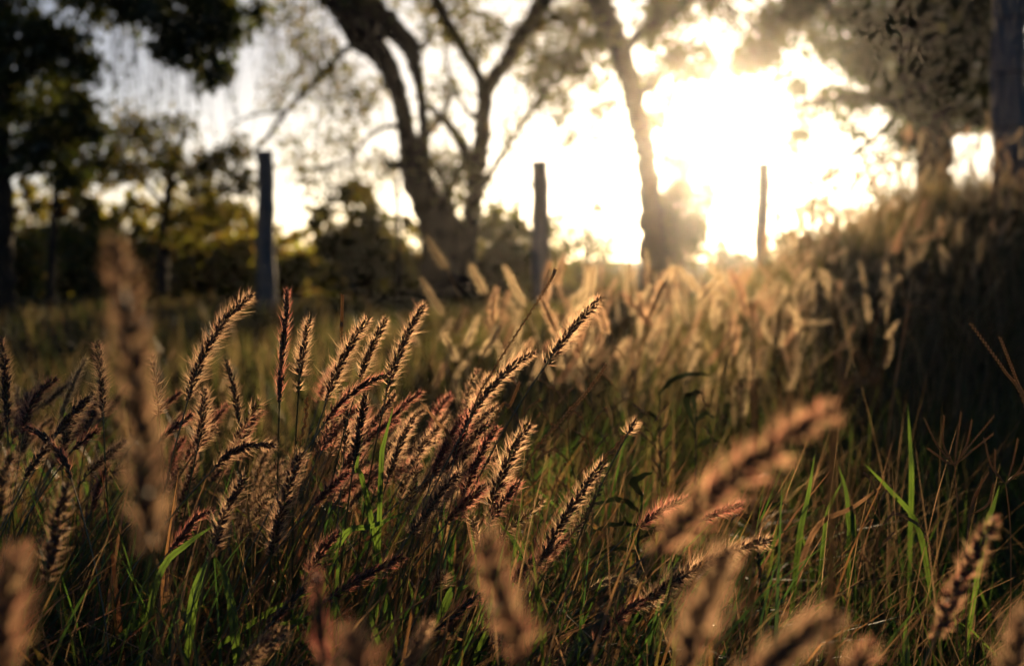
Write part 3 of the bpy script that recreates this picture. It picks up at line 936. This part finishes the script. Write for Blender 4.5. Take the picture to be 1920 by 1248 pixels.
# ------------------------------------------------------------------ foxtails further back
def mid_head(style, L, H, lean, bow):
    """a plain foxtail standing at the origin: returns meshes of stalk and head"""
    B = np.array([lean * H * .4, 0, H])
    T = B + np.array([math.sin(lean), 0, math.cos(lean)]) * L
    axis = smooth_path(np.array([B, (B + T) / 2 + np.array([-.05, 0, .05]) * L * bow, T]), 12)
    u = np.linspace(0, 1, 9)[:, None]
    st = u * (1 - u) * 2 * np.array([0, 0, H * .5]) + u ** 2 * B
    ms = MB()
    tube(ms, np.vstack([st, axis[3::4]]), .0009, 4)
    mh = MB()
    hm, bm, sm, opt = STY[style]
    bm = 'bristle_mix' if bm == 'bristle_red' else bm
    o2 = dict(opt)
    o2['per'] = 12
    seed_head(mh, mh, axis, rng.uniform(.8, 1.0), husk_step=.0011, bw=.00018, slot_b=1, **{k: v for k, v in o2.items() if k in ('hang', 'husk_l', 'gap')}, per=12)
    return ms.mesh('stem', M[sm]), mh.mesh('seed_head', [M[hm], M[bm]])


MID = []
for i in range(14):
    sty = ['gold', 'pale', 'pale', 'gold', 'pale', 'red', 'gold'][i % 7]
    MID.append((*mid_head(sty, random.uniform(.06, .10), 1.0 * random.uniform(.30, .36), random.uniform(.0, .6), random.uniform(-1, 3)), sty))


def mid_foxtail(root, height, yaw, label, group, v=None):
    ms, mh, sty = MID[random.randrange(len(MID)) if v is None else v]
    e = empty('foxtail_grass', root, label, 'grass', group)
    s = height / .42
    e.scale = (s, s, s)
    e.rotation_euler = (random.uniform(-.08, .08), random.uniform(-.10, .14), yaw)
    for nm, me in (('stem', ms), ('seed_head', mh)):
        o = bpy.data.objects.new(nm, me)
        o.parent = e
        COL.objects.link(o)
    return e


def mid_at(px, py, D, label, group, yaw=None, v=None):
    t = at(px, py, D)
    g = float(h_ground(t[0], D))
    yaw = random.uniform(-.7, .7) + (math.pi if random.random() < .22 else 0) if yaw is None else yaw
    ms, mh, sty = MID[v] if v is not None else (None, None, None)
    hgt = max(.12, t[2] - g)
    return mid_foxtail((t[0] - .06 * math.cos(yaw), D, g), hgt, yaw, label, group, v)


LONE = [
    (880, 424, 3.1, 'lone blurred foxtail tilting left in front of the dark forked trunk', math.pi),
    (858, 500, 2.9, 'blurred foxtail leaning strongly left below the lone one by the forked trunk', math.pi),
    (912, 484, 3.0, 'blurred upright foxtail right of the forked trunk base', 3.0),
    (836, 524, 3.3, 'faint upright foxtail left of the leaning blurred ones at the forked trunk', .2),
    (993, 486, 3.0, 'blurred pink foxtail just left of the middle fence post foot', 2.8),
    (1044, 486, 3.2, 'blurred pale foxtail just right of the middle fence post foot', .3),
    (1080, 488, 2.9, 'small blurred crimson foxtail right of the middle fence post', .0),
    (1099, 474, 3.1, 'upright blurred pink foxtail right of the small crimson one', .4),
    (1148, 462, 2.8, 'leftmost pale foxtail of the bright fan below the leaning trunk', .2),
    (1196, 455, 2.8, 'tallest pale foxtail of the bright fan below the leaning trunk', .1),
    (1222, 470, 2.8, 'foxtail leaning right in the bright fan below the leaning trunk', .0),
    (1244, 488, 2.8, 'lowest foxtail leaning far right in the bright fan below the leaning trunk', .0),
    (1290, 486, 3.0, 'pale foxtail of the bright pair right of the fan, leaning left', math.pi),
    (1322, 494, 3.0, 'pale foxtail of the bright pair right of the fan, leaning right', .0),
    (1352, 428, 3.6, 'glowing foxtail directly below the sun leaning left', math.pi),
    (1335, 476, 3.3, 'glowing foxtail tilted left below the sun, left of the right fence post', math.pi),
    (1378, 470, 3.4, 'glowing upright foxtail left of the right fence post foot', 2.9),
    (1445, 480, 3.5, 'glowing upright foxtail right of the right fence post foot', .3),
    (1780, 345, 5.6, 'tall foxtail on the bank in front of the broad dark tree', .0),
]
for (px, py, D, label, yaw) in LONE:
    mid_at(px, py, D, label, 'blurred foxtails behind the foreground', yaw)

for i in range(40):
    D = random.uniform(2.3, 3.6)
    px, yaw = random.uniform(800, 1120), random.choice((0, 0, 0, math.pi)) + random.uniform(-.6, .6)
    where = 'below the forked trunk' if px < 900 else ('between the forked trunk and the middle post' if px < 1000 else 'below and right of the middle post')
    mid_at(px, 500 + 150 * random.random() ** .8 + (3.6 - D) * 20, D,
           '%s blurred foxtail leaning %s %s' % ('larger' if D < 2.9 else 'smaller', 'right' if yaw < 1.5 else 'left', where), 'soft foxtails left of the fan', yaw)
for i in range(62):
    D = random.uniform(2.6, 4.6)
    px, yaw = random.uniform(1110, 1480), random.choice((0, 0, 0, math.pi)) + random.uniform(-.6, .6)
    where = ('among the bright fan below the leaning trunk' if px < 1210 else 'below the dense rounded shrub' if px < 1310 else
             'straight below the sun' if px < 1400 else 'around the foot of the right fence post')
    mid_at(px, 492 + 150 * random.random() ** .9, D,
           '%s glowing golden foxtail leaning %s %s' % ('larger' if D < 3.5 else 'smaller', 'right' if yaw < 1.5 else 'left', where), 'golden foxtails under the sun', yaw)
for i in range(52):
    D = random.uniform(3.9, 6.9)
    px = random.uniform(1440, 1915)
    x = at(px, 480, D)[0]
    g = float(h_ground(x, D))
    yaw = random.uniform(-.8, .8) + (math.pi if random.random() < .3 else 0)
    mid_foxtail((x, D, g), random.uniform(.30, .50), yaw, '%s blurred foxtail leaning %s on the bank %s' % ('larger' if D < 5.3 else 'smaller', 'right' if yaw < 1.5 else 'left',
                'at its left foot' if px < 1560 else 'left of the broad dark tree' if px < 1700 else 'below the broad dark tree' if px < 1820 else 'near the thick right post'), 'foxtails on the bank')
for i in range(14):
    D = random.uniform(2.4, 7)
    px = random.uniform(0, 800)
    x = at(px, 480, D)[0]
    mid_foxtail((x, D, float(h_ground(x, D))), random.uniform(.14, .27), random.uniform(-.8, .8),
                'faint blurred foxtail in the open field at left', 'foxtails in the open field')


mh, ms = MB(), MB()
for i in range(560):
    if i < 230:
        D = random.uniform(2.7, 6.2)
        x = at(random.uniform(1040, 1660), 480, D)[0]
        H = random.uniform(.14, .42)
    else:
        D = random.uniform(4.2, 7.6)
        x = at(random.uniform(1440, 1918), 480, D)[0]
        H = random.uniform(.12, .34)
    g = float(h_ground(x, D))
    ln = random.gauss(.15, .5)
    B = np.array([x + ln * H * .4, D, g + H])
    T = B + np.array([math.sin(ln), random.uniform(-.3, .3), math.cos(ln)]) * random.uniform(.05, .09)
    ax = smooth_path(np.array([B, (B + T) / 2 + rng.normal(0, .003, 3), T]), 6)
    seed_head(mh, mh, ax, rng.uniform(.5, .95), husk_step=.0022, per=9, bw=.00022, slot_b=1 + (i % 3 == 0))
    tube(ms, np.array([[x, D, g - .01], (np.array([x, D, g]) + B) / 2 + [-.01 * ln, 0, 0], B, T]), .0011, 3)
o = mh.build('distant_seed_heads', [M['husk_pale'], M['bristle_pale'], M['bristle']])
tag(o, 'mass of tiny golden seed heads crowding the thicket and the bank', 'grass', kind='stuff')
o = ms.build('distant_stems', M['dry'])
tag(o, 'mass of thin straw stems carrying the tiny far seed heads', 'grass', kind='stuff')

for (n_, x0, x1, y0, y1, d0, d1, label, grp) in [
        (16, 775, 885, 770, 900, 1.34, 1.62, 'soft foxtail half hidden behind the central cluster', 'soft foxtails behind the central cluster'),
        (15, 585, 770, 740, 900, 1.36, 1.62, 'soft foxtail half hidden behind the three tall golden ones', 'soft foxtails behind the three tall golden ones'),
        (14, 10, 200, 700, 900, 1.36, 1.7, 'soft foxtail half hidden in the left cluster', 'soft foxtails in the left cluster'),
        (10, 280, 480, 800, 960, 1.32, 1.6, 'soft foxtail half hidden between the left cluster and the large golden-fringed one', 'soft foxtails left of the golden-fringed one')]:
    for i in range(n_):
        bx, by = random.uniform(x0, x1), random.uniform(y0, y1) + 60
        a = random.gauss(.55, .3)
        Lp = random.uniform(90, 150)
        dd, st = random.uniform(d0, d1), random.choice(['red', 'gold', 'lump', 'loose', 'gold'])
        adj = {'red': 'pinkish', 'gold': 'golden', 'lump': 'lumpy tan', 'loose': 'ragged'}[st] + (' steep' if a < .45 else ' slanting' if a < .75 else ' low-leaning')
        foxtail((bx + Lp * math.sin(a), by - Lp * math.cos(a)), (bx, by), dd, st,
                label.replace('soft', adj), random.uniform(-.03, .12), random.uniform(.8, 1.1), grp)


# ------------------------------------------------------------------ single blades that stand out
def big_blade(pts, D, w, label, mat='blade'):
    P = np.array([at(*p, D + (i * .004)) for i, p in enumerate(pts)])
    R = P[0].copy()
    d = unit(P[0] - P[1])
    R = np.array([P[0][0] + d[0] * max(.02, P[0][2]) * .35, P[0][1] + .01, float(h_ground(P[0][0], P[0][1])) - .005])
    Q = smooth_path(np.vstack([R, R * .35 + P[0] * .65 + [0, 0, .01], P]), 18)
    t = np.linspace(0, 1, 18)
    W = w * np.clip(np.minimum(.5 + t * 1.2, 1) * (1 - t ** 4), .04, 1)
    T = unit(np.gradient(Q, axis=0))
    side = unit(np.cross(T, np.array([.25, 1, .1])))
    mbx = MB()
    strip(mbx, Q, W, side)
    e = empty('grass_blade', R, label, 'grass blade', 'single broad grass blades')
    fold = mbx.build('leaf_blade', M[mat], e, smooth=True)
    m2 = MB()
    tube(m2, Q + np.cross(side, T) * .0003, np.maximum(W * .05, .0001), 4)
    m2.build('midrib', M['stem'], e)
    return e


for b in [
    ([(640, 1010), (700, 985), (770, 955)], 1.22, .006, 'broad light green blade arching right under the central cluster'),
    ([(680, 900), (668, 880), (680, 820)], 1.24, .005, 'upright green blade below the three tall golden foxtails'),
    ([(715, 870), (720, 830), (738, 760)], 1.23, .005, 'yellow green blade rising to the reddish foxtails'),
    ([(1000, 1080), (968, 1020), (932, 975)], 1.22, .0045, 'bright green blade slanting left to the bright red tufted foxtail'),
    ([(840, 1120), (860, 1105), (880, 1095)], 1.2, .007, 'short wide bright green blade left of the bottom-centre blur'),
    ([(440, 1180), (425, 1090), (402, 1040)], 1.12, .009, 'broad bluish blade standing below the dim tangled foxtail'),
    ([(360, 1140), (375, 1080), (394, 1040)], 1.14, .009, 'broad dark green blade left of the bluish one'),
    ([(740, 1260), (705, 1190), (690, 1130)], 1.12, .007, 'bluish green blade in the bottom centre grass'),
    ([(300, 1075), (350, 1020), (400, 985)], 1.14, .006, 'long dark green blade slanting right by the dark red foxtail'),
    ([(600, 1170), (560, 1165), (500, 1172)], 1.15, .006, 'green blade lying level at bottom left of centre'),
    ([(1709, 900), (1707, 840), (1702, 757)], 1.62, .006, 'tall upright green blade alone before the dark bank'),
    ([(1720, 985), (1670, 920), (1620, 868)], 1.45, .006, 'long green blade slanting left over the short grass'),
    ([(1590, 960), (1585, 915), (1571, 870)], 1.5, .005, 'green blade with yellow tip left of the long slanting one'),
    ([(1600, 960), (1592, 1010), (1588, 950)], 1.45, .004, 'small upright green blade in the short grass'),
    ([(1698, 1245), (1698, 1200), (1698, 1160)], 1.25, .008, 'short pointed green blade standing at the bottom right'),
    ([(1500, 1000), (1515, 930), (1528, 850)], 1.4, .006, 'pale green blade standing beside the big pink blur'),
    ([(1545, 1010), (1555, 950), (1580, 900)], 1.45, .005, 'green blade standing behind the long soft foxtail tip'),
    ([(1850, 985), (1862, 950), (1874, 910)], 1.45, .006, 'green blade above the pink lower right foxtail'),
    ([(1530, 990), (1600, 950), (1660, 905)], 1.45, .006, 'dry orange blade leaning right across the short grass', 'dry'),
    ([(846, 832), (820, 792), (785, 748)], 1.3, .004, 'yellow blade slanting left behind the short fluffy foxtail', 'dry'),
    ([(1010, 1240), (1060, 1190), (1150, 1150)], 1.16, .006, 'orange dry blade arching right at the bottom', 'dry'),
    ([(820, 1205), (830, 1190), (872, 1200)], 1.16, .012, 'curled orange brown dead blade at bottom centre', 'dry'),
]:
    big_blade(*b)


# ------------------------------------------------------------------ bare stalks, finger grasses and weeds
def bare_stalk(pts, D, label, r=.0009, bead=True, root=None, mat='stem_dry', wob=.0):
    P = np.array([at(*p, D) for p in pts])
    d = unit(P[0] - P[1])
    if root is None:
        rx = P[0][0] + d[0] * P[0][2] * .6
        root = np.array([rx, D + .02, float(h_ground(rx, D)) - .004])
    Q = smooth_path(np.vstack([root, (root * .45 + P[0] * .55) + [d[0] * -.02, 0, .02], P]), 40)
    if wob:
        Q[16:, 0] += wob * np.sin(np.arange(24) * 1.7)
    e = empty('bare_grass_stalk', root, label, 'grass stalk', 'bare grass stalks')
    mbs = MB()
    tube(mbs, Q, np.linspace(r * 1.0, r * .4, 40), 5)
    mbs.build('stem', M[mat], e, smooth=True)
    if bead:
        i = np.linspace(15, 38.5, 64)
        B = np.stack([np.interp(i, np.arange(40), Q[:, c]) for c in range(3)], -1)
        T = unit(np.gradient(B, axis=0))
        S = unit(np.cross(T, [0, 1, 0])) * np.where(np.arange(64) % 2, 1, -1)[:, None]
        mh = MB()
        spindles(mh, B - T * .001, T + S * .45, .0040, .0008)
        mh.build('scales', M['straw_scale'], e)
    return e


bare_stalk([(880, 790), (925, 695), (985, 600), (1030, 530), (1041, 505)], 1.25, 'bare twisted stalk rising past the arching golden foxtail', .0009)
bare_stalk([(985, 880), (1050, 790), (1100, 735), (1138, 682)], 1.24, 'bare straight stalk slanting up left of the tiny bristly tuft', .001)
bare_stalk([(1128, 880), (1150, 845), (1172, 816)], 1.26, 'crooked thin stalk below the tiny bristly tuft', .0006, True, wob=.001)
bare_stalk([(560, 860), (572, 790), (576, 745)], 1.24, 'wavy thin stalk under the short upright foxtail', .0005, True, wob=.0012)
bare_stalk([(1412, 1010), (1414, 800), (1410, 560)], .78, 'pale blurred upright stalk crossing the glowing thicket', .0011, True, mat='husk_pale')
bare_stalk([(930, 780), (955, 760), (975, 715)], 1.4, 'thin frayed stalk with feathery end behind the arching foxtail', .0006, True)
bare_stalk([(640, 660), (641, 600), (642, 552)], 1.3, 'very thin stalk rising behind the left tall golden foxtail', .0004, True)
bare_stalk([(1180, 470), (1178, 440), (1180, 415)], 2.2, 'thin pale stalk rising above the bright fan', .001, True)
bare_stalk([(1925, 770), (1880, 690), (1818, 604)], 1.32, 'long bare stalk slanting left over the dark bank', .0011)
bare_stalk([(1932, 790), (1905, 710), (1874, 630)], 1.32, 'shorter bare stalk beside the long one over the dark bank', .0011)
bare_stalk([(1740, 1010), (1700, 970), (1674, 962)], 1.4, 'short beaded stalk drooping left over the short grass', .0007)


def finger_grass(node, base, fingers, D, label, r=.0007, seeds=True):
    N, B = at(*node, D), at(*base, D)
    root = np.array([B[0], D + .02, float(h_ground(B[0], D)) - .004])
    e = empty('finger_grass', root, label, 'grass', 'finger grasses on the right')
    mbs = MB()
    tube(mbs, smooth_path(np.array([root, (root + B) / 2 + [.004, 0, 0], B, N]), 16), np.linspace(r * 1.5, r, 16), 5)
    mbs.build('stem', M['stem_dry'], e, smooth=True)
    for j, f in enumerate(fingers):
        T = at(*f, D + random.uniform(-.02, .02))
        Q = smooth_path(np.array([N, (N + T) / 2 + rng.normal(0, .0025, 3), T]), 20)
        mf = MB()
        tube(mf, Q, np.linspace(r * .8, r * .45, 20), 4)
        i = np.linspace(3, 19, 34)
        Bp = np.stack([np.interp(i, np.arange(20), Q[:, c]) for c in range(3)], -1)
        Tn = unit(np.gradient(Bp, axis=0))
        S = unit(np.cross(Tn, [0, 1, 0])) * np.where(np.arange(34) % 2, 1, -1)[:, None]
        spindles(mf, Bp, Tn + S * .3, .0034, .0006, 1)
        mf.build('finger', [M['stem_dry'], M['straw_scale']], e)
    return e


finger_grass((1790, 872), (1796, 985), [(1734, 786), (1770, 782), (1802, 776), (1822, 790), (1862, 782), (1860, 815), (1742, 842)], 1.36,
             'dry finger grass with seven spreading rays before the dark bank')
finger_grass((1886, 908), (1895, 1010), [(1846, 824), (1908, 826), (1925, 845), (1866, 846), (1930, 880)], 1.36, 'dry finger grass with spreading rays at the right edge')
finger_grass((1818, 965), (1812, 1040), [(1852, 888), (1862, 910), (1842, 900)], 1.3, 'small finger grass with rays pressed together above the pink lower right foxtail')
finger_grass((1704, 575), (1668, 790), [(1655, 560), (1712, 520), (1735, 535), (1740, 575), (1690, 530)], 2.4, 'pale blurred starry seed head before the dark bank', .0016)
finger_grass((1590, 715), (1560, 860), [(1605, 660), (1640, 690), (1575, 670)], .62, 'pale blurred forked stalk above the big pink blur', .0012)


def panicle(base, top, D, label, n=7, bl=.028, r=.0009):
    B, T = at(*base, D), at(*top, D)
    root = np.array([B[0], D + .01, float(h_ground(B[0], D)) - .004])
    e = empty('dry_panicle_grass', root, label, 'grass', 'dry branching grasses right of centre')
    ms = MB()
    Q = smooth_path(np.array([root, (root + B) / 2, B, (B + T) / 2 + rng.normal(0, .003, 3), T]), 28)
    tube(ms, Q, np.linspace(r * 1.4, r * .6, 28), 5)
    ms.build('stem', M['stem_dry'], e, smooth=True)
    for j in range(n):
        u = 13 + 14 * j / n
        p = np.array([np.interp(u, np.arange(28), Q[:, c]) for c in range(3)])
        sd = 1 if j % 2 else -1
        d = unit(np.array([sd * random.uniform(.3, .9), random.uniform(-.4, .4), random.uniform(.5, 1.1)]))
        L = bl * random.uniform(.7, 1.3)
        q = smooth_path(np.array([p, p + d * L * .5 + [0, 0, .002], p + d * L]), 14)
        mbr = MB()
        tube(mbr, q, .0005, 4)
        i = np.linspace(3, 13, 22)
        Bp = np.stack([np.interp(i, np.arange(14), q[:, c]) for c in range(3)], -1)
        Tn = unit(np.gradient(Bp, axis=0))
        S = unit(np.cross(Tn, rng.normal(0, 1, (22, 3))))
        spindles(mbr, Bp, Tn + S * .4, .0042, .0011, 1)
        mbr.build('branch', [M['stem_dry'], M['straw_scale']], e)
    return e


PAN = [((1000, 900), (985, 735), 1.62, 'dry branching grass right below the highest golden foxtail'),
       ((1045, 930), (1040, 700), 1.75, 'tall dry branching grass behind the bare straight stalk'),
       ((1082, 930), (1066, 728), 1.66, 'dry branching grass left of the tiny bristly tuft'),
       ((1110, 920), (1090, 770), 1.60, 'short dry branching grass beside the long leaning foxtail tip'),
       ((1140, 900), (1160, 700), 1.9, 'blurred dry branching grass above the tiny bristly tuft'),
       ((1180, 900), (1176, 645), 2.1, 'tall blurred dry grass left of the dark curled weed'),
       ((1110, 760), (1090, 640), 2.0, 'faint dry branching grass under the highest golden foxtail tip'),
       ((1260, 1000), (1245, 850), 1.8, 'low dry branching grass under the dark curled weed'),
       ((1330, 900), (1345, 760), 2.0, 'dim dry branching grass right of the dark curled weed'),
       ((1240, 880), (1215, 770), 1.75, 'small dry branching grass left of the dark curled weed'),
       ((1640, 1060), (1640, 900), 1.5, 'fine dry branching grass in the short grass on the right'),
       ((1560, 1090), (1590, 970), 1.5, 'wispy dry branching grass right of the long soft foxtail')]
for p in PAN:
    panicle(*p)


def leafy_weed(root_px, top_px, D, leaves_, label):
    B, T = at(*root_px, D), at(*top_px, D)
    root = np.array([B[0], D, float(h_ground(B[0], D)) - .004])
    e = empty('leafy_weed', root, label, 'weed', 'dark leafy weeds right of centre')
    ms = MB()
    Q = smooth_path(np.array([root, (root + B) / 2 + [.005, 0, 0], B, T]), 20)
    tube(ms, Q, np.linspace(.0022, .0010, 20), 6)
    ms.build('stem', M['weed'], e, smooth=True)
    for pts in leaves_:
        P = smooth_path(np.array([at(*p, D - .015 * i) for i, p in enumerate(pts)]), 12)
        t = np.linspace(0, 1, 12)
        T_ = unit(np.gradient(P, axis=0))
        S = unit(np.cross(T_, np.array([.2, .8, .7])))
        w = .0085 * np.sin(np.pi * np.clip(t * .93 + .05, 0, 1)) ** .7 + .0006
        U = np.cross(S, T_)
        ml = MB()
        V = np.stack([P - S * w[:, None] * .5 + U * w[:, None] * .18, P, P + S * w[:, None] * .5 + U * w[:, None] * .18], 1)
        V[:, 0] += U * (.0012 * np.sin(np.arange(12) * 2.2))[:, None]
        V[:, 2] += U * (.0012 * np.cos(np.arange(12) * 2.0))[:, None]
        i = np.arange(11)[:, None] * 3
        ml.add(V.reshape(-1, 3), np.vstack([i + [0, 1, 4, 3], i + [1, 2, 5, 4]]))
        ml.build('leaf', M['weed'], e, smooth=True)
    return e


leafy_weed((1305, 930), (1305, 765), 1.85, [[(1304, 770), (1300, 742), (1312, 735), (1322, 748)], [(1302, 800), (1288, 760), (1290, 740), (1300, 742)],
           [(1306, 790), (1325, 775), (1342, 790)], [(1304, 840), (1335, 825), (1352, 835)]], 'dark weed with curled black leaves right of the tiny bristly tuft')
leafy_weed((1240, 900), (1236, 735), 2.0, [[(1236, 738), (1262, 712), (1300, 702), (1332, 704)], [(1238, 790), (1215, 775), (1200, 782)]],
           'dark weed with one long drooping leaf above the curled black leaves')
leafy_weed((1195, 1050), (1205, 925), 1.45, [[(1200, 960), (1160, 938), (1100, 952)], [(1204, 985), (1150, 985), (1108, 1000)], [(1204, 930), (1188, 905), (1222, 885)],
           [(1200, 1010), (1240, 990), (1262, 1005)], [(1196, 1035), (1150, 1030), (1105, 1045)]], 'dark broad-leaved weed behind the long leaning golden foxtail')
leafy_weed((1420, 1010), (1415, 960), 1.5, [[(1416, 975), (1440, 950), (1475, 945)], [(1416, 985), (1390, 965), (1372, 975)]], 'small dark leafy weed right of the big pink blur')

# ------------------------------------------------------------------ haze volume, added for the warm glow round the sun
mb = MB()
x0, x1, y0, y1, z0, z1 = -172, 172, -172, 172, -1.2, 6.6
V = [(x, y, z) for z in (z0, z1) for y in (y0, y1) for x in (x0, x1)]
mb.add(V, [[0, 2, 3, 1], [4, 5, 7, 6], [0, 1, 5, 4], [2, 6, 7, 3], [0, 4, 6, 2], [1, 3, 7, 5]])
hm = bpy.data.materials.new('sun glow haze')
hm.use_nodes = True
n = hm.node_tree
n.nodes.clear()
ho = n.nodes.new('ShaderNodeOutputMaterial')
hv = n.nodes.new('ShaderNodeVolumePrincipled')
hv.inputs['Color'].default_value = (.95, .93, .9, 1)
hv.inputs['Density'].default_value = .00046
hv.inputs['Anisotropy'].default_value = .945  # forward scattering stands in for the glare veil around the sun
n.links.new(hv.outputs[0], ho.inputs['Volume'])
hz = mb.build('haze', hm)
tag(hz, kind='stuff')
